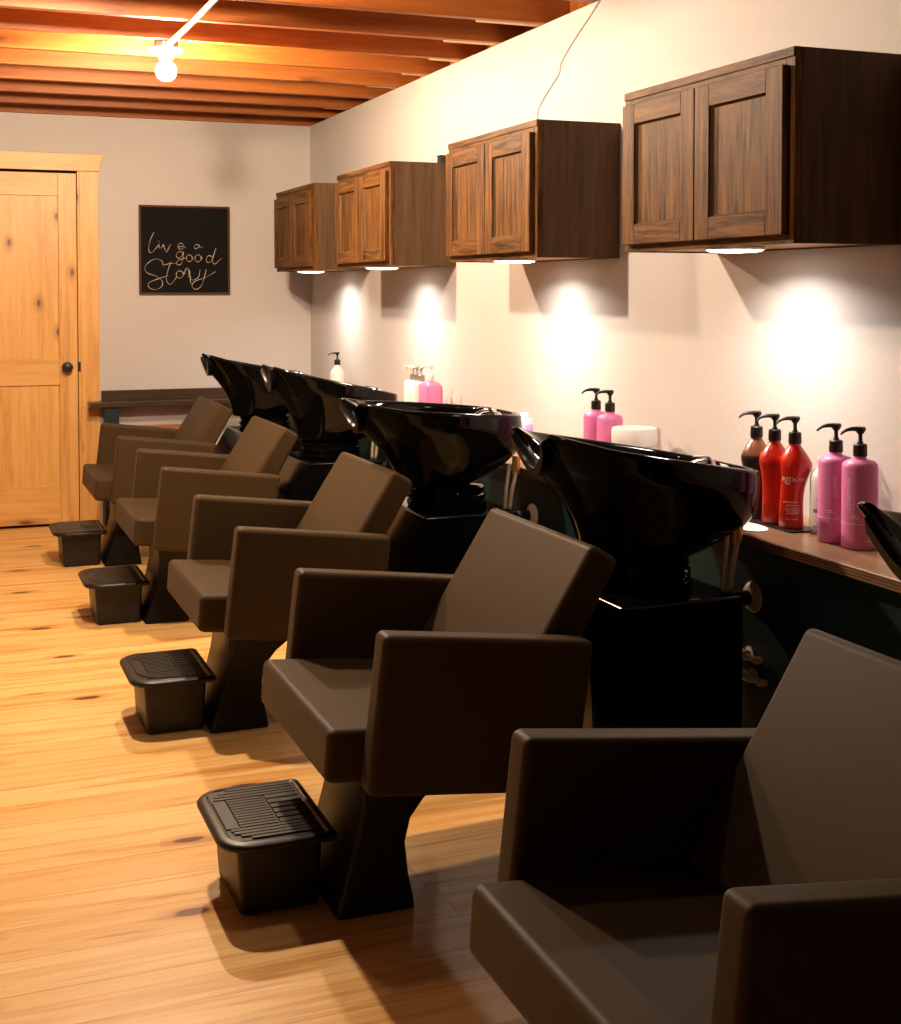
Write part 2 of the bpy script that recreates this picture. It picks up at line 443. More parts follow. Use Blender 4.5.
# ------------------------------------------------------------------ timber ledges
LZ = .75
lb = BM(); box(lb, 1.85, XW - .001, YN + .2, YB - .152, LZ - .026, LZ)
lg = tag(obj('wall_ledge', lb, M['ledge'], bevel=.003), 'long stained plywood ledge running along the right wall behind the basins', 'ledge')
eb = BM(); box(eb, 1.8475, 1.8502, YN + .2, YB - .152, LZ - .0255, LZ - .003)
o = obj('ply_edge', eb, M['ply'], lg); o['label'] = 'striped raw plywood front edge'
bl = thing('back_ledge', 'narrow dark wooden ledge on a teal post against the back wall beside the door', 'ledge', (1.3, YB - .08, 0))
obj('ledge_top', mk(.822 - 1.3, XW - .002 - 1.3, -.07, .079, .684, .714), M['ledgex'], bl, bevel=.003)
obj('backsplash', mk(.90 - 1.3, XW - .003 - 1.3, .055, .0795, .7145, .772), M['ledgex'], bl, bevel=.002)
obj('post', mk(.905 - 1.3, .985 - 1.3, -.055, .02, .001, .6835), M['teal'], bl, bevel=.002)
cb = thing('wooden_box', 'low orange brown wooden box under the back wall ledge', 'box', (1.2, YB - .13, 0))
bb = BM()
loft(bb, [rrect(-.155, .155, -.095, .095, .008, .001, 3), rrect(-.16, .16, -.10, .10, .008, .54, 3)])
obj('box_body', bb, M['black'], cb)
obj('box_lid', mk(-.17, .17, -.11, .11, .541, .565), M['rust'], cb, bevel=.003)

# ------------------------------------------------------------------ shampoo chairs
CX = .88
def T(pts): return [(x - CX, z) for x, z in pts]
def make_chair(label):
    t = thing('shampoo_chair', label, 'chair', (CX, 0, 0), group='shampoo chairs')
    # seat
    sb = prism(BM(), T([(.728, .345), (.736, .455), (.90, .442), (1.17, .412), (1.155, .30), (.90, .325)]), -.291, .291)
    obj('seat', sb, M['leather'], t, bevel=.018, seg=4)
    ap = T([(.797, .333), (.833, .658), (1.305, .602), (1.262, .282)])
    for (y0, y1) in ((-.362, -.294), (.294, .362)):
        a = obj('armrest', prism(BM(), ap, y0, y1), M['leather'], t, bevel=.016, seg=4)
    bp = T([(1.105, .425), (1.337, .794), (1.405, .752), (1.185, .37)])
    obj('backrest', prism(BM(), bp, -.287, .287), M['leather'], t, bevel=.017, seg=4)
    # pedestal
    secs = [(.0015, .790, .967, .168), (.02, .793, .966, .166), (.07, .812, .957, .158), (.14, .834, .952, .150), (.19, .846, .966, .146),
            (.23, .852, .998, .146), (.27, .850, 1.05, .150), (.325, .842, 1.13, .155)]
    rings = [rrect(a - CX, b - CX, -h, h, .012, z, 3) for z, a, b, h in secs]
    pb = BM(); loft(pb, rings); obj('pedestal', pb, M['satin'], t, smooth=True, angle=38)
    return t
YS = [1.545, 2.86, 4.155, 5.575, 6.79]       # centre line of each station, near to far
CH = ['nearest charcoal vinyl shampoo chair, cut off by the right and bottom edges of the photo',
      'charcoal vinyl shampoo chair second from the camera, beside the nearest black footrest box',
      'charcoal vinyl shampoo chair at the middle basin, third from the camera',
      'charcoal vinyl shampoo chair fourth from the camera, just behind the middle chair',
      'farthest charcoal vinyl shampoo chair, in front of the back wall ledge near the door']
chair = make_chair(CH[0]); chair.location = (CX + .01, YS[0], 0)
for y, l, dx in list(zip(YS, CH, (0, 0, -.015, -.005, -.02)))[1:]: dup(chair, (CX + dx, y, 0), l)
child(chair, 'armrest')[0].location.y = .055

# ------------------------------------------------------------------ footrest boxes
def make_footrest(label):
    t = thing('footrest_box', label, 'footrest', (.68, 0, 0), group='footrest boxes')
    X0 = .68
    b = BM()
    loft(b, [rrect(.602 - X0, .775 - X0, -.128, .128, .012, .006, 4), rrect(.592 - X0, .782 - X0, -.136, .136, .014, .157, 4)])
    obj('box_body', b, M['plastic'], t, smooth=True, angle=40)
    for sx, sy in ((.62, -.11), (.62, .11), (.755, -.11), (.755, .11)):
        f = BM(); lathe(f, [(.010, .0005), (.011, .006)], sx - X0, sy, 12); obj('foot', f, M['rubber'], t)
    # lid: skirt, rounded top and moulded ribs
    l = BM()
    x0, x1, h = .551 - X0, .806 - X0, .180
    rs = (.02, .074, .074, .02)
    def ring(ins, z): return rrect(x0 + ins, x1 - ins, -h + ins, h - ins, 0, z, 8, tuple(max(.004, q - ins) for q in rs))
    loft(l, [ring(.012, .1575), ring(.004, .1580), ring(.001, .1615), ring(0, .168), ring(.004, .1725), ring(.012, .1755), ring(.022, .176), ring(.0235, .1735), ring(.027, .1735), ring(.0285, .1748)])
    lid = obj('lid', l, M['plastic'], t, smooth=True, angle=60)
    ribs = []
    def rib(xa, xb, ya, yb, z=.1790): ribs.append((xa - X0, xb - X0, ya, yb, z))
    for k in range(4):                       # long ribs on both sides
        for sd in (-1, 1):
            yc = sd * (.093 + .016 * k); rib(.584 + (.004, .008, .020, .040)[k], .776, yc - .0056, yc + .0056)
    for k in range(11):                      # short ribs in the middle
        yc = -.076 + .0152 * k; rib(.612, .695, yc - .0052, yc + .0052)
    for k in range(6):
        yc = -.072 + .0288 * k; rib(.701, .776, yc - .0105, yc + .0105)
    rib(.581, .607, -.082, .082, .1782)
    e = .0013
    xs = sorted({round(v, 5) for q in ribs for v in (q[0], q[0] - e, q[1], q[1] + e)}); ys = sorted({round(v, 5) for q in ribs for v in (q[2], q[2] - e, q[3], q[3] + e)})
    def hz(x, y):
        for a, b, c, d, z in ribs:
            if a - 1e-5 <= x <= b + 1e-5 and c - 1e-5 <= y <= d + 1e-5: return z
        return .1757
    r = BM(); gv = [[r.verts.new((x, y, hz(x, y))) for y in ys] for x in xs]
    for a, b in zip(gv, gv[1:]):
        for q in range(len(ys) - 1): r.faces.new((a[q], b[q], b[q + 1], a[q + 1]))
    obj('lid_ribs', r, M['plastic'], lid, recalc=False)
    return t
fl = ['black plastic footrest box with ribbed lid nearest the camera, in front of the second chair',
      'black plastic footrest box in front of the middle chair',
      'black plastic footrest box in front of the fourth chair, second from the door end',
      'farthest black plastic footrest box, near the pine door']
fr = make_footrest(fl[0]); fr.location = (.68, YS[1] + .05, 0)
for k in (1, 2, 3): dup(fr, (.68 + (-.012, 0, -.022)[k - 1], YS[k + 1] + (.015, .01, .015)[k - 1], 0), fl[k])

# ------------------------------------------------------------------ shampoo basins
BXC = 1.60
HALF = [(.290, 0), (.286, .09), (.262, .165), (.20, .222), (.10, .248), (0, .252), (-.10, .240), (-.18, .208), (-.230, .168), (-.262, .132), (-.276, .104), (-.269, .076), (-.256, .045), (-.250, .018)]
half = [Vector((a, b, 0)) for a, b in HALF]
ctrl = half + [Vector((a, -b, 0)) for a, b in HALF[:0:-1]]
RIM = spline(ctrl, 4, closed=True)
def rim_h(u, v):
    w = .327 - .165 * u
    if u < -.17:
        k = max(0.0, 1 - (abs(v) / .098) ** 2); w -= .085 * k ** 1.2 * min(1, (-.17 - u) / .07)
        w += .012 * max(0, (-.17 - u) / .12)
    return w
def gfun(s, c):
    """how far the wall has flared from neck to rim at height s; c = +1 rear .. -1 front"""
    rear = min(1.0, s / .55); rear = 1 - (1 - rear) ** 1.6
    side = min(1.0, s / .80); side = side ** .85
    front = s ** 1.9
    if c >= 0: return side * (1 - c) + rear * c
    k = min(1, -c * 1.15); return side * (1 + c if k < 1 else 0) + front * k if k >= 1 else side * (1 - k) + front * k
def bowl_ring(s, r0, z0, ins, cu=.0):
    out = []
    for p in RIM:
        u, v = p.x, p.y
        ph = math.atan2(v / .25, (u + .02) / .31); c = math.cos(ph)
        nx, ny = math.cos(ph), math.sin(ph)
        ru, rv = u - ins * nx, v - ins * ny
        a = math.atan2(v, u)
        qu, qv = cu + r0 * math.cos(a), r0 * math.sin(a)
        g = gfun(s, c); h = rim_h(u, v)
        out.append((qu + (ru - qu) * g, qv + (rv - qv) * g, z0 + (h - z0) * s))
    return out
def make_basin(label):
    t = thing('shampoo_basin', label, 'basin', (BXC, 0, 0), group='shampoo basins')
    cp = [(x - BXC, z) for x, z in [(1.395, .002), (1.372, .495), (1.452, .628), (1.775, .628), (1.775, .002)]]
    obj('pedestal_cabinet', prism(BM(), cp, -.212, .212), M['console'], t, bevel=.009, seg=3)
    nb = BM(); lathe(nb, [(.128, .6285), (.134, .634), (.134, .646), (.126, .650), (.126, .654), (.132, .658), (.132, .670), (.124, .675), (.124, .680), (.128, .684), (.128, .694), (.118, .700)], .005, 0, 40)
    obj('swivel_collar', nb, M['gloss'], t, smooth=True, angle=35)
    # bowl: built round its pivot so that a copy can be tipped
    b = BM(); z0 = .695 - .628
    rings = [bowl_ring(s, .126, z0, 0) for s in (0, .06, .13, .21, .30, .39, .48, .56, .64, .72, .80, .87, .93, .97, .992)]
    def lip(ins, dz): return [(x, y, z + dz) for x, y, z in bowl_ring(1.0, .126, z0, ins)]
    rings += [lip(.003, .003), lip(.010, .006), lip(.018, .0045), lip(.024, -.002)]
    rings += [bowl_ring(s, .075, z0 + .03, .027) for s in (.95, .88, .78, .66, .54, .42, .30, .20, .12, .05, 0)]
    loft(b, rings)
    for v in b.verts: v.co.z += .628 - .70
    bo = obj('bowl', b, M['gloss'], t, smooth=True, subsurf=1); bo.location = (-.025, 0, .70)
    # neck rest pad in the front cut-out
    nr = BM()
    rr = []
    for k in range(15):
        v = -.084 + .168 * k / 14; q = 1 - (abs(v) / .098) ** 2
        zz = rim_h(-.256, v) + .628 - .70 + .004
        u0 = -.248 - .018 * (abs(v) / .084) ** 2
        rr.append([(u0 - .012, v, zz - .020), (u0 - .017, v, zz + .002), (u0 - .008, v, zz + .009), (u0 + .014, v, zz + .008), (u0 + .022, v, zz - .002), (u0 + .018, v, zz - .020)])
    loft(nr, rr); obj('neck_rest', nr, M['pad'], bo, smooth=True, angle=60)
    dn = BM(); lathe(dn, [(.030, .6 - .5035), (.030, .6 - .499), (.022, .6 - .4975)], 0, 0, 24)
    for v in dn.verts: v.co.z += (z0 + .03) + .628 - .70 - .098
    obj('drain', dn, M['chrome'], bo, smooth=True, angle=40)
    # mixer tap on the rear deck
    zr = rim_h(.25, 0) + .628 - .70 - .012
    f = BM()
    lathe(f, [(.022, zr - .03), (.022, zr + .002), (.018, zr + .008), (.017, zr + .020), (.010, zr + .024)], .235, .02, 24)
    tube(f, [(.235, .02, zr + .012), (.20, .02, zr + .012), (.17, .02, zr + .004), (.15, .02, zr - .010)], [.011, .010, .009, .009], 14)
    tube(f, [(.235, .02, zr + .022), (.225, .01, zr + .028), (.19, -.005, zr + .033), (.165, -.015, zr + .034)], [.008, .007, .005, .004], 10, flat=.5)
    obj('faucet', f, M['chrome'], bo, smooth=True, angle=50)
    sh = BM(); tube(sh, [(.225, -.085, zr - .03), (.225, -.085, zr + .0), (.215, -.085, zr + .010), (.195, -.085, zr + .012)], [.010, .010, .011, .013], 14)
    obj('hand_shower', sh, M['chrome'], bo, smooth=True, angle=50)
    # supply hoses that hang under the rear of the bowl
    for dx, dy in ((0, 0), (.020, -.012)):
        h = BM(); tube(h, spline([(.168 + dx, -.15 + dy, .775), (.160 + dx, -.155 + dy, .73), (.152 + dx * .8, -.16 + dy, .69), (.146 + dx * .6, -.165 + dy, .629)], 6), .0068, 10)
        obj('supply_hose', h, M['braid'], t, smooth=True)
    br = BM(); tube(br, [(.185, -.16, .742), (.187, -.16, .76), (.192, -.155, .80)], [.011, .014, .014], 14); obj('hose_fitting', br, M['brass'], t, smooth=True, angle=40)
    return t
BL = ['nearest black basin, showing only its raised front tip at the right edge of the photo',
      'glossy black shampoo basin beside the red pump bottles, second from the camera',
      'level glossy black shampoo basin in the middle of the row, third from the camera',
      'tipped glossy black shampoo basin fourth from the camera, partly behind the middle basin',
      'farthest glossy black shampoo basin, its tip rising in front of the back wall']
b0 = make_basin(BL[0]); b0.location = (BXC, YS[0], 0)
basins = [b0] + [dup(b0, (BXC, y, 0), l) for y, l in list(zip(YS, BL))[1:]]
for b, a in zip(basins, (2, 0, -5.5, 2.5, 1.5)):
    child(b, 'bowl')[0].rotation_euler = (0, R(a), 0)
for b, dx in zip(basins, (.0, .012, -.012, .015, -.012)): child(b, 'bowl')[0].location.x += dx

# plumbing on the teal wall at each basin
for k, y in enumerate(YS[1:4]):
    pos = ('second basin from the camera', 'middle basin', 'fourth basin from the camera')[k]
    t = thing('drain_pipe', 'drain pipe with round metal wall flange behind the ' + pos, 'pipe', (1.884, y - .09, .59), group='drain pipes')
    g = BM(); loft(g, [[(x, r * math.cos(2 * PI * i / 28), r * math.sin(2 * PI * i / 28)) for i in range(28)] for r, x in ((.038, -.0005), (.038, -.006), (.030, -.014), (.022, -.018))])
    o = obj('wall_flange', g, M['nickel'], t, smooth=True, angle=40)
    g = BM(); tube(g, [(-.019, 0, 0), (-.05, 0, -.002), (-.075, 0, -.006)], .019, 18)
    o = obj('pipe', g, M['rubber'], t, smooth=True)
    for q, (dy, z) in enumerate(((-.075, .446), (-.095, .396))):
        t = thing('shutoff_valve', ('upper' if q == 0 else 'lower') + ' chrome shutoff valve on the teal wall behind the ' + pos, 'valve', (1.884, y + dy, z), group='shutoff valves')
        g = BM(); tube(g, [(-.0005, 0, 0), (-.003, 0, 0), (-.004, 0, 0), (-.022, 0, 0)], [.018, .018, .008, .008], 16); obj('wall_stub', g, M['nickel'], t, smooth=True, angle=40)
        g = BM(); tube(g, [(-.022, .05, 0), (-.022, .018, 0), (-.022, .017, 0), (-.022, -.017, 0), (-.022, -.018, 0), (-.022, -.055, 0)], [.009, .009, .013, .013, .008, .008], 16); obj('valve_body', g, M['nickel'], t, smooth=True, angle=40)
        g = BM(); tube(g, [(-.022, -.056, 0), (-.022, -.066, 0), (-.022, -.072, 0)], [.014, .016, .011], 8, flat=.6); obj('valve_handle', g, M['nickel'], t, smooth=True, angle=40)
        g = BM(); tube(g, spline([(-.022, .051, 0), (-.024, .08, .003), (-.03, .11, .05 if q == 0 else -.05), (-.03, .12, .10 if q == 0 else -.10)], 5), .006, 10); obj('riser_hose', g, M['rubber'], t, smooth=True)

# ------------------------------------------------------------------ wall cabinets
CF, CZ0, CZ1, CW = 1.845, 1.456, 1.906, .80
def make_cabinet(label):
    t = thing('wall_cabinet', label, 'cabinet', (XW - .001, 0, CZ0), group='wall cabinets')
    X0 = XW - .001; f = CF - X0; H = CZ1 - CZ0
    for a, b in ((0, .014), (CW - .014, CW)): obj('side_panel', mk(f + .0195, 0, a, b, 0, H), M['walnut_end'], t, bevel=.001, seg=1)
    obj('top_panel', mk(f + .0195, 0, .0141, CW - .0141, H - .018, H), M['walnut_end'], t)
    obj('back_rail', mk(-.012, -.0005, .0141, CW - .0141, 0, H - .0185), M['walnut_end'], t)
    o = obj('underside', mk(f + .0195, -.0125, .0142, CW - .0142, .004, .018), M['underside'], t); o['label'] = 'pale plywood underside'
    w = .034
    for a, b in ((0, w), (CW - w, CW)): obj('face_frame_stile', mk(f, f + .019, a, b, 0, H), M['walnut'], t, bevel=.001, seg=1)
    for a, b in ((0, .036), (H - .045, H)): obj('face_frame_rail', mk(f, f + .019, w + .0002, CW - w - .0002, a, b), M['walnut_h'], t, bevel=.001, seg=1)
    obj('top_moulding', mk(f - .004, f - .0002, 0, CW, H - .022, H - .0005), M['walnut_h'], t, bevel=.001, seg=1)
    zb, zt = .020, H - .040
    for (ya, yb) in ((.020, CW / 2 - .002), (CW / 2 + .002, CW - .020)):
        s = .066; h = .056; d = f - .0205; e = f - .0003
        dd = obj('door', mk(d + .0115, e - .002, ya + s - .004, yb - s + .004, zb + h - .004, zt - h + .004), M['walnut'], t)
        for a, b in ((ya, ya + s), (yb - s, yb)): obj('door_stile', mk(d, e, a, b, zb, zt), M['walnut'], dd, bevel=.002, seg=2)
        for a, b in ((zb, zb + h), (zt - h, zt)): obj('door_rail', mk(d, e, ya + s + .0002, yb - s - .0002, a, b), M['walnut_h'], dd, bevel=.002, seg=2)
        g = BM()                                   # small bead round the panel
        yi, yj, zi, zj = ya + s + .0002, yb - s - .0002, zb + h + .0002, zt - h - .0002
        def fr4(q, x): return [(x, yi + q, zi + q), (x, yj - q, zi + q), (x, yj - q, zj - q), (x, yi + q, zj - q)]
        loft(g, [fr4(0, d + .0114), fr4(0, d + .006), fr4(.0045, d + .0114)], False, False)
        obj('panel_bead', g, M['walnut_end'], dd)
    pk = BM(); lathe(pk, [(.074, .0038), (.078, .001), (.078, -.005)], f + .083, CW * .46, 36); p = obj('puck_light', pk, M['white'], t, smooth=True, angle=40)
    pl = BM(); lathe(pl, [(.071, -.0052), (.069, -.0075), (.055, -.010), (.02, -.0115)], f + .083, CW * .46, 36); obj('puck_lens', pl, M['puck'], p, smooth=True)
    return t
CYS = [2.565, 3.955, 5.45, 6.68]
CL = ['dark walnut two-door wall cabinet nearest the camera, above the red and pink bottles',
      'dark walnut two-door wall cabinet second from the camera, with a cord rising from its top',
      'dark walnut two-door wall cabinet third from the camera, above the three-pump dispenser',
      'farthest dark walnut two-door wall cabinet, close to the room corner']
c0 = make_cabinet(CL[0]); c0.location = (XW - .001, CYS[0], CZ0)
cabs = [c0] + [dup(c0, (XW - .001, y, CZ0), l) for y, l in list(zip(CYS, CL))[1:]]
for c in cabs:
    ld = bpy.data.lights.new('puck_lamp', 'AREA'); ld.energy = 3.9; ld.color = (1, .93, .84); ld.shape = 'DISK'; ld.size = .10; ld.spread = R(152)
    lo = bpy.data.objects.new('puck_lamp', ld); COL.objects.link(lo); lo.parent = c
    lo.location = (CF - XW + .084, CW * .46, -.014)
g = BM(); tube(g, spline([(2.146, 4.60, 1.93), (2.146, 4.60, 2.025), (2.146, 4.545, 2.07), (2.146, 4.42, 2.14), (2.146, 4.40, 2.18), (2.146, 4.29, 2.245), (2.146, 4.18, 2.30), (2.146, 4.10, 2.343)], 6), .0022, 8)
tag(obj('power_cord', g, M['cord'], smooth=True), 'thin painted cord on the wall above the second cabinet', 'cord')
g = thing('junction_box', 'small black box on top of the third cabinet against the wall', 'box', (2.10, 5.485, CZ1 + .0005))
obj('box_body', mk(-.02, .02, -.02, .02, 0, .03), M['black'], g, bevel=.003); obj('box_cover', mk(-.022, .022, -.022, .022, .0302, .035), M['black'], g, bevel=.001)

# ------------------------------------------------------------------ ceiling lamps and conduit
def make_lamp(label, bulbmat, loc):
    t = thing('ceiling_lamp', label, 'lamp', loc, group='bare bulb ceiling lamps')
    g = BM(); loft(g, [circ(0, 0, .001, .05, n=8, a0=PI / 8), circ(0, 0, -.0 - .038, .05, n=8, a0=PI / 8)]); obj('junction_box', g, M['galv'], t, bevel=.003)
    g = BM(); lathe(g, [(.035, -.0385), (.064, -.0395), (.068, -.046), (.060, -.055), (.034, -.062), (.028, -.072), (.027, -.080)], 0, 0, 36); obj('lampholder', g, M['porcelain'], t, smooth=True, angle=50)
    g = BM()
    pr = [(.016, -.0805), (.017, -.090), (.024, -.100)] + [(.041 * math.cos(a), -.130 + .041 * math.sin(a)) for a in [R(x) for x in range(45, -90, -12)]] + [(.006, -.1705)]
    lathe(g, pr, 0, 0, 32); obj('bulb', g, bulbmat, t, smooth=True)
    return t
make_lamp('lit bare bulb in a white porcelain holder under the joists near the back wall', M['bulb'], (.891, 5.45, ZC + .018))
make_lamp('bare bulb in a porcelain holder above the middle chair', M['bulb_near'], (.50, 4.22, ZC + .118))
make_lamp('bare bulb in a porcelain holder above the second chair', M['bulb_dim'], (.90, 2.80, ZC + .03))
g = thing('conduit', 'white electrical conduit running under the joists to the bare bulb', 'pipe', (.905, 4.2, ZC - .012))
q = BM(); tube(q, [(-.010, 1.195, 0), (0, .6, 0), (0, -2.2, 0)], .0105, 14); obj('conduit_pipe', q, M['emt'], g, smooth=True)
q = BM(); tube(q, [(-.010, 1.168, 0), (-.010, 1.20, 0)], .015, 14); obj('coupling', q, M['galv'], g, smooth=True, angle=40)

# ------------------------------------------------------------------ sign on the back wall
sg = thing('wall_sign', 'square black sign with cream script lettering on the back wall', 'sign', (1.385, YB - .001, 1.585))
SX0, SX1, SZ0, SZ1 = 1.121 - 1.385, 1.650 - 1.385, 1.326 - 1.585, 1.845 - 1.585
obj('board', mk(SX0 + .012, SX1 - .012, -.014, -.001, SZ0 + .012, SZ1 - .012), M['board'], sg)
fb = BM()
for a in ((SX0, SX1, -.022, 0, SZ0, SZ0 + .0118), (SX0, SX1, -.022, 0, SZ1 - .0118, SZ1), (SX0, SX0 + .0118, -.022, 0, SZ0 + .012, SZ1 - .012), (SX1 - .0118, SX1, -.022, 0, SZ0 + .012, SZ1 - .012)): box(fb, *a)
obj('frame', fb, M['oakframe'], sg, bevel=.0015, seg=1)
def cc(x, y, r, s=1.0): return [(x + r * math.cos(a), y + s * r * math.sin(a)) for a in [R(-60 - k * 40) for k in range(10)]]
WORDS = {
 'Live a': [[(236, 290), (212, 345), (200, 400), (206, 434), (228, 428), (262, 385)], [(270, 372), (270, 398), (284, 402), (300, 376)], [(268, 352), (270, 356)],
            [(300, 376), (310, 410), (322, 432), (336, 400), (352, 372)], [(402, 392), (438, 386), (434, 371), (417, 366), (402, 380), (403, 399), (420, 409), (452, 392)],
            [(546, 378), (524, 374), (512, 392), (524, 404), (544, 388), (548, 376), (548, 396), (572, 388)]],
 'good': [[(432, 430), (404, 426), (388, 452), (402, 474), (426, 456), (436, 428), (432, 480), (416, 518), (390, 514), (398, 490), (452, 470)], cc(478, 472, 21, 1.15) + [(500, 470)], cc(538, 472, 22, 1.15) + [(566, 470)],
          [(640, 462), (612, 452), (594, 480), (606, 502), (632, 488), (650, 440), (664, 396)], [(664, 396), (648, 450), (640, 494), (656, 512), (706, 466)]],
 'Story': [[(296, 524), (288, 492), (244, 480), (196, 506), (172, 546), (192, 580), (250, 602), (292, 640), (280, 680), (236, 696), (200, 680), (200, 648), (250, 624), (330, 596)],
           [(350, 500), (330, 560), (318, 620), (336, 656), (362, 646), (392, 600)], [(300, 524), (340, 512), (392, 508)], cc(410, 588, 24, 1.1) + [(438, 580)],
           [(440, 590), (454, 548), (466, 544), (474, 566), (470, 612)], [(480, 560), (482, 610), (500, 628), (540, 606), (552, 552)], [(594, 552), (580, 610), (560, 668), (524, 694), (494, 672), (516, 636), (590, 608), (660, 566)],
           [(486, 600), (484, 640), (500, 664)]]}
for wd, strokes in WORDS.items():
    g = BM()
    for st in strokes:
        P = [(SX0 + (x - 135) / 625 * (SX1 - SX0), -.0155, SZ1 - (y - 100) / 630 * (SZ1 - SZ0)) for x, y in st]
        sp = spline(P, 5)
        tube(g, sp, [.0052 * (.75 + .35 * math.sin(k * .55)) for k in range(len(sp))], 6, flat=.35)
    obj('lettering', g, M['chalk'], sg, smooth=True)

# ------------------------------------------------------------------ bottles on the ledge
def pump_bm(z, ang, s=1.0):
    """dispenser pump whose collar sits at height z, nozzle pointing along ang"""
    b = BM(); c, n = math.cos(ang), math.sin(ang)
    lathe(b, [(.0155 * s, z), (.0162 * s, z + .002), (.0158 * s, z + .026 * s), (.0135 * s, z + .0285 * s), (.0075 * s, z + .0295 * s), (.0062 * s, z + .034 * s), (.0048 * s, z + .036 * s), (.0048 * s, z + .050 * s), (.0085 * s, z + .054 * s), (.0105 * s, z + .058 * s), (.0105 * s, z + .066 * s), (.007 * s, z + .068 * s)], 0, 0, 20)
    P = [(-.010, .0625), (.006, .063), (.022, .0635), (.036, .061), (.045, .0555), (.049, .051)]
    tube(b, [(c * u * s, n * u * s, z + w * s) for u, w in P], [.0075 * s, .008 * s, .0065 * s, .005 * s, .004 * s, .0032 * s], 10, flat=.75)
    return b
CYLP = [(.0375, 0), (.0405, .002), (.041, .006), (.041, .188), (.0395, .196), (.034, .202), (.020, .206), (.0145, .208), (.0145, .2135)]
def wrap(r, a0, z0, vertical=False):
    def fn(x, y):
        if vertical: x, y = -y, x
        a = a0 + x / r; return ((r + .0006) * math.cos(a), (r + .0006) * math.sin(a), z0 + y)
    return fn
def face(loc, ang=0.0): return math.atan2(-loc[1], -loc[0]) + ang     # side that looks towards the room's near end
NOZ = R(170)
def pink_bottle(label, loc, word=None, ang=NOZ, da=0, zt=.13, group='pink pump bottles'):
    t = thing('pump_bottle', label, 'bottle', loc, group=group)
    b = BM(); lathe(b, CYLP, 0, 0, 40); body = obj('bottle_body', b, M['pink'], t, smooth=True, angle=50)
    ar = R(205)
    for z in (.060,):
        g = BM(); loft(g, [circ(0, 0, z, .04125, n=40), circ(0, 0, z + .0012, .04125, n=40)], False, False); obj('print_line', g, M['pinkl'], body)
    obj('pump', pump_bm(.2137, ang), M['black'], t, smooth=True, angle=40)
    if word:
        a = face(loc)
        obj('lettering', text_bm(word, .0125, wrap(.041, a + da, zt, True)), M['pinkl'], body, recalc=False)
        g = BM(); k = 0
        for z, w in ((.078, .012), (.073, .018), (.030, .020), (.025, .016), (.020, .018)):
            a0 = a + (-.45 if z > .05 else .35); n = 5
            loft(g, [[((.0415) * math.cos(a0 + w / .041 * i / n), .0415 * math.sin(a0 + w / .041 * i / n), zz) for i in range(n + 1)] for zz in (z, z + .002)], False, False, closed=False)
        obj('small_print', g, M['pinkl'], body)
    return t
def dup_at(src, loc, label, group=None): return dup(src, loc, label, group=group)
pk_a = pink_bottle('pink pump bottle with white vertical lettering CONDITION, rightmost on the ledge', (2.0, 2.518, LZ), 'CONDITION', da=-.6, zt=.128, group='pink pump bottles by the red ones')
pk_b = pink_bottle('pink pump bottle with white vertical lettering CLEANSE, between the white bottle and its pink neighbour', (1.998, 2.604, LZ), 'CLEANSE', da=-.03, zt=.136, group='pink pump bottles by the red ones')
pk_c = pink_bottle('left bottle of the pink pump pair beside the white tub behind the second basin', (2.0, 3.835, LZ), group='pink pump pair behind the second basin')
dup_at(pk_c, (2.0, 3.740, LZ), 'right bottle of the pink pump pair, touching the white tub behind the second basin')

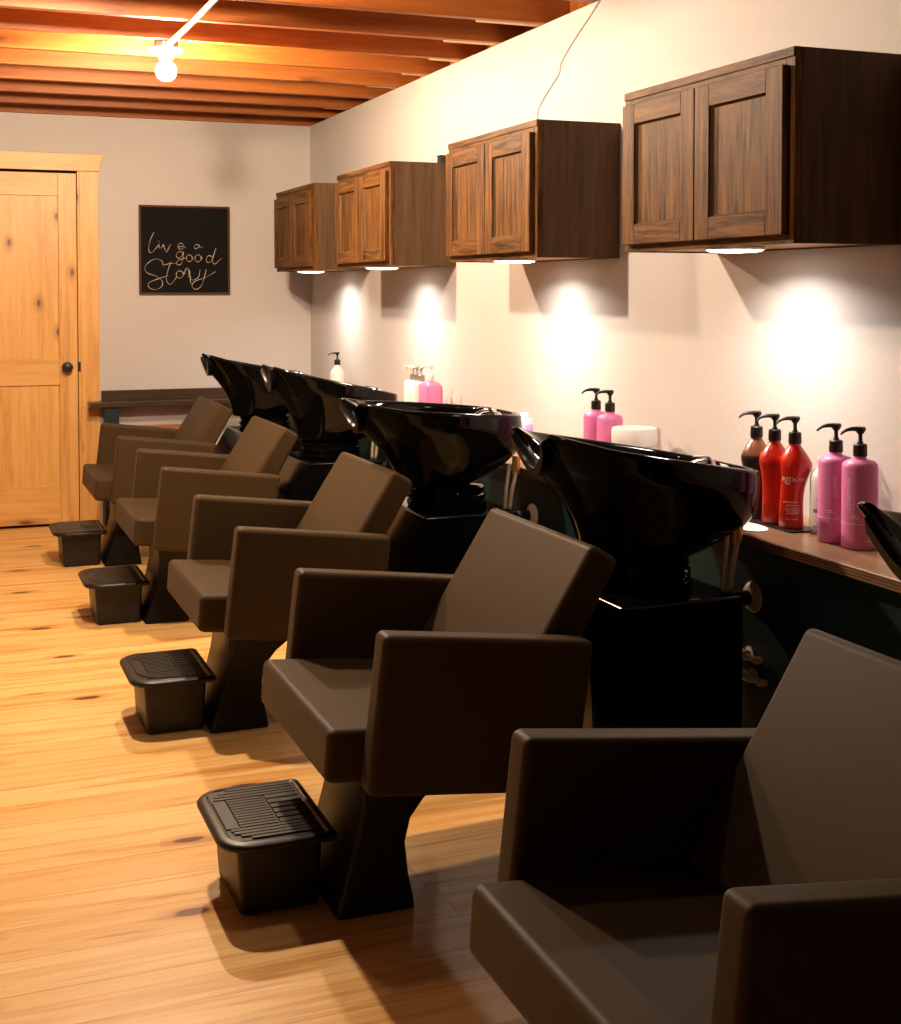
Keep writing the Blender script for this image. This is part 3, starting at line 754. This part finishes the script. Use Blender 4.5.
def curvy(label, loc, m1, m2, word, lean=1, group=None):
    t = thing('pump_bottle', label, 'bottle', loc, group=group)
    a = face(loc); dx, dy = -math.sin(a) * 1, math.cos(a) * 1        # sideways as seen from the room
    prof = [(.025, .0285, 0, -.003), (.0265, .0302, .003, -.003), (.0265, .0302, .02, -.003), (.0258, .0292, .06, -.003), (.0262, .0295, .10, -.0008), (.0295, .0330, .135, .0045), (.0335, .0385, .160, .008), (.0335, .039, .172, .0085),
            (.031, .036, .184, .0065), (.0235, .027, .202, .005), (.0165, .018, .216, .0045), (.0145, .0145, .222, .0045), (.0145, .0145, .226, .0045)]
    def ring(rn, rs, z, off, n=40):
        out = []
        for i in range(n):
            q = 2 * PI * i / n; cs, sn = math.cos(q), math.sin(q)
            s = rs * sn - off * lean; f = rn * cs
            out.append((f * math.cos(a) + s * dx, f * math.sin(a) + s * dy, z))
        return out
    prof = [(p[0], p[1], p[2] * .935, p[3]) for p in prof]
    PV = spline([Vector((p[0], p[1], p[2])) for p in prof], 3); OV = spline([Vector((p[3], 0, 0)) for p in prof], 3)
    b = BM(); loft(b, [ring(p.x, p.y, max(0, p.z), o.x) for p, o in zip(PV, OV)])
    body = obj('bottle_body', b, m1, t, smooth=True, angle=60)
    pbm = pump_bm(.2114, NOZ)
    for v in pbm.verts: v.co.x -= .0045 * lean * dx; v.co.y -= .0045 * lean * dy
    obj('pump', pbm, M['black'], t, smooth=True, angle=40)
    def fr(x, y, z, rn, rs, off):                                      # point on the front of an oval section
        q = math.asin(max(-.98, min(.98, x / rs))); f = (rn + .0008) * math.cos(q); s = (rs + .0008) * math.sin(q) - off * lean
        return (f * math.cos(a) + s * dx, f * math.sin(a) + s * dy, z)
    if word:
        obj('lettering', text_bm(word, .0150, lambda x, y: fr(x - .001, y, .124 + y, .0300, .0338, .0040)), M['chalk'], body, recalc=False)
        g = BM(); rnd = random.Random(3)
        for z, x0, w, hh in ((.066, -.020, .034, .0028), (.058, -.012, .028, .0026), (.0515, -.014, .030, .002), (.047, -.018, .034, .002), (.0425, -.012, .028, .002), (.038, -.013, .029, .002), (.024, -.016, .010, .0016), (.024, .0, .012, .0016), (.112, -.021, .009, .0036), (.116, -.021, .003, .004)):
            x = x0
            while x < x0 + w:
                ww = rnd.uniform(.0018, .0042); n = 3
                loft(g, [[fr(x + ww * i / n, 0, zz, .0266, .0302, -.002) if z < .1 else fr(x + ww * i / n, 0, zz, .0282, .0325, .003) for i in range(n + 1)] for zz in (z, z + hh)], False, False, closed=False)
                x += ww + rnd.uniform(.0006, .0014)
        obj('small_print', g, M['chalk'], body)
    if m2:
        g = BM(); loft(g, [ring(p.x + .0006, p.y + .0006, p.z, o.x) for p, o in zip(PV, OV) if .004 < p.z < .166], False, False)
        o = obj('label_band', g, m2, body, smooth=True)
    return t
curvy('red pump bottle with cream lettering on its front, beside the white bottle', (2.0, 2.776, LZ + .004), M['red'], None, 'REDKEN', -1, 'red pump bottles')
curvy('plain-sided red pump bottle between the brown bottle and the lettered red one', (1.997, 2.850, LZ + .004), M['red'], None, None, -.1, 'red pump bottles')
curvy('brown pump bottle with dark label beside the red bottles behind the basin', (2.0, 2.935, LZ + .004), M['brown'], M['brownd'], None, -.1)
g = BM(); loft(g, [rrect(1.962, 2.045, 2.727, 2.978, .012, LZ + .0002), rrect(1.960, 2.047, 2.725, 2.980, .012, LZ + .0036)])
tag(obj('tray', g, M['black'], smooth=True, angle=40), 'thin black tray under the red and brown bottles', 'tray')

t = thing('bottle', 'white bottle with grey label between the red and pink pump bottles', 'bottle', (2.046, 2.712, LZ))
b = BM(); lathe(b, [(.032, 0), (.034, .003), (.034, .135), (.030, .150), (.018, .160), (.0135, .163)], 0, 0, 36); body = obj('bottle_body', b, M['white'], t, smooth=True, angle=50)
b = BM(); lathe(b, [(.0155, .1632), (.0155, .183), (.013, .1855)], 0, 0, 24); obj('cap', b, M['white'], t, smooth=True, angle=40)
a = face((2.046, 2.712))
obj('lettering', text_bm('REDKEN', .0115, wrap(.034, a + .12, .084)), M['grey'], body, recalc=False)
g = BM()
for z0, z1 in ((.052, .061), (.016, .0185)):
    loft(g, [[(.0346 * math.cos(a - .8 + 1.9 * i / 14), .0346 * math.sin(a - .8 + 1.9 * i / 14), z) for i in range(15)] for z in (z0, z1)], False, False, closed=False)
obj('label_band', g, M['grey'], body)

# white tubs
def tub(label, loc, r, h, group=None):
    t = thing('tub', label, 'tub', loc, group=group)
    b = BM(); lathe(b, [(r * .92, 0), (r * .96, .003), (r * .97, h * .68)], 0, 0, 40); obj('tub_body', b, M['white'], t, smooth=True, angle=45)
    b = BM(); lathe(b, [(r * .985, h * .69), (r, h * .70), (r, h * .96), (r * .96, h), (r * .85, h * 1.002)], 0, 0, 40); obj('tub_lid', b, M['white'], t, smooth=True, angle=45)
    return t
tub('wide white lidded tub beside the pink pump pair behind the second basin', (2.01, 3.60, LZ), .070, .176)
tub('white lidded tub on the ledge between the middle and second basins', (1.985, 4.525, LZ), .052, .135)
t = thing('bottle', 'lilac labelled bottle beside the white tub near the middle basin', 'bottle', (2.015, 4.43, LZ))
b = BM(); lathe(b, [(.030, 0), (.032, .003), (.032, .12), (.026, .130), (.014, .134)], 0, 0, 32); body = obj('bottle_body', b, M['white'], t, smooth=True, angle=45)
b = BM(); lathe(b, [(.0325, .03), (.0325, .11)], 0, 0, 32); obj('label_band', b, M['purple'], body, smooth=True)
b = BM(); lathe(b, [(.015, .1342), (.015, .148), (.013, .150)], 0, 0, 24); obj('cap', b, M['white'], t, smooth=True, angle=45)

# three-pump dispenser, boxy pink bottle and clear pump behind the middle basin
t = thing('soap_dispenser', 'pale dispenser with three grey pumps on the ledge beside a boxy pink bottle', 'dispenser', (2.005, 5.555, LZ))
b = BM(); loft(b, [rrect(-.038, .038, -.087, .087, .03, 0, 6), rrect(-.04, .04, -.09, .09, .032, .003, 6), rrect(-.04, .04, -.09, .09, .032, .19, 6), rrect(-.034, .034, -.082, .082, .028, .197, 6)])
obj('dispenser_body', b, M['white'], t, smooth=True, angle=45)
for dy in (-.05, 0, .05):
    pbm = pump_bm(.1972, R(160), 1.0)
    for v in pbm.verts: v.co.y += dy
    obj('pump', pbm, M['steel'], t, smooth=True, angle=40)
def boxy(label, loc):
    t = thing('pump_bottle', label, 'bottle', loc)
    b = BM(); loft(b, [rrect(-.036, .036, -.056, .056, .014, 0, 5), rrect(-.038, .038, -.058, .058, .015, .003, 5), rrect(-.038, .038, -.058, .058, .015, .185, 5), rrect(-.03, .03, -.046, .046, .014, .197, 5), circ(0, 0, .206, .0145, n=24)], True, True) if False else \
        loft(b, [rrect(-.036, .036, -.056, .056, .014, 0, 5), rrect(-.038, .038, -.058, .058, .015, .003, 5), rrect(-.038, .038, -.058, .058, .015, .185, 5), rrect(-.03, .03, -.046, .046, .014, .197, 5), rrect(-.014, .014, -.014, .014, .0135, .2065, 5)])
    obj('bottle_body', b, M['pink'], t, smooth=True, angle=45)
    obj('pump', pump_bm(.2067, R(160), 1.0), M['white'], t, smooth=True, angle=40)
    return t
boxy('boxy pink bottle with a white pump beside the three-pump dispenser', (2.01, 5.40, LZ))
t = thing('pump_bottle', 'white pump bottle with black pump behind the fourth basin, closest to the corner', 'bottle', (2.0, 6.79, LZ))
b = BM(); lathe(b, [(.036, 0), (.0385, .003), (.039, .15), (.034, .172), (.020, .190), (.0145, .196), (.0145, .204)], 0, 0, 36); obj('bottle_body', b, M['white'], t, smooth=True, angle=50)
obj('pump', pump_bm(.2042, R(175)), M['black'], t, smooth=True, angle=40)

# odds and ends behind the second basin
t = thing('jar', 'small sea green jar on the ledge half hidden behind the second basin', 'jar', (1.905, 2.965, LZ))
b = BM(); lathe(b, [(.026, 0), (.028, .002), (.028, .030)], 0, 0, 28); obj('jar_body', b, M['green'], t, smooth=True, angle=45)
b = BM(); lathe(b, [(.0295, .0305), (.0295, .042), (.027, .045)], 0, 0, 28); obj('jar_lid', b, M['green'], t, smooth=True, angle=45)
g = BM(); loft(g, [circ(1.905, 2.84, LZ + .0003, .045, .075, 28), circ(1.905, 2.84, LZ + .003, .045, .075, 28)])
tag(obj('paper_pad', g, M['paper'], smooth=True, angle=45), 'flat white pad on the ledge edge behind the second basin', 'pad')

# ------------------------------------------------------------------ ambient
w = bpy.data.worlds.new('world'); S.world = w; w.use_nodes = True
w.node_tree.nodes['Background'].inputs[0].default_value = (.9, .75, .6, 1)
w.node_tree.nodes['Background'].inputs[1].default_value = .004
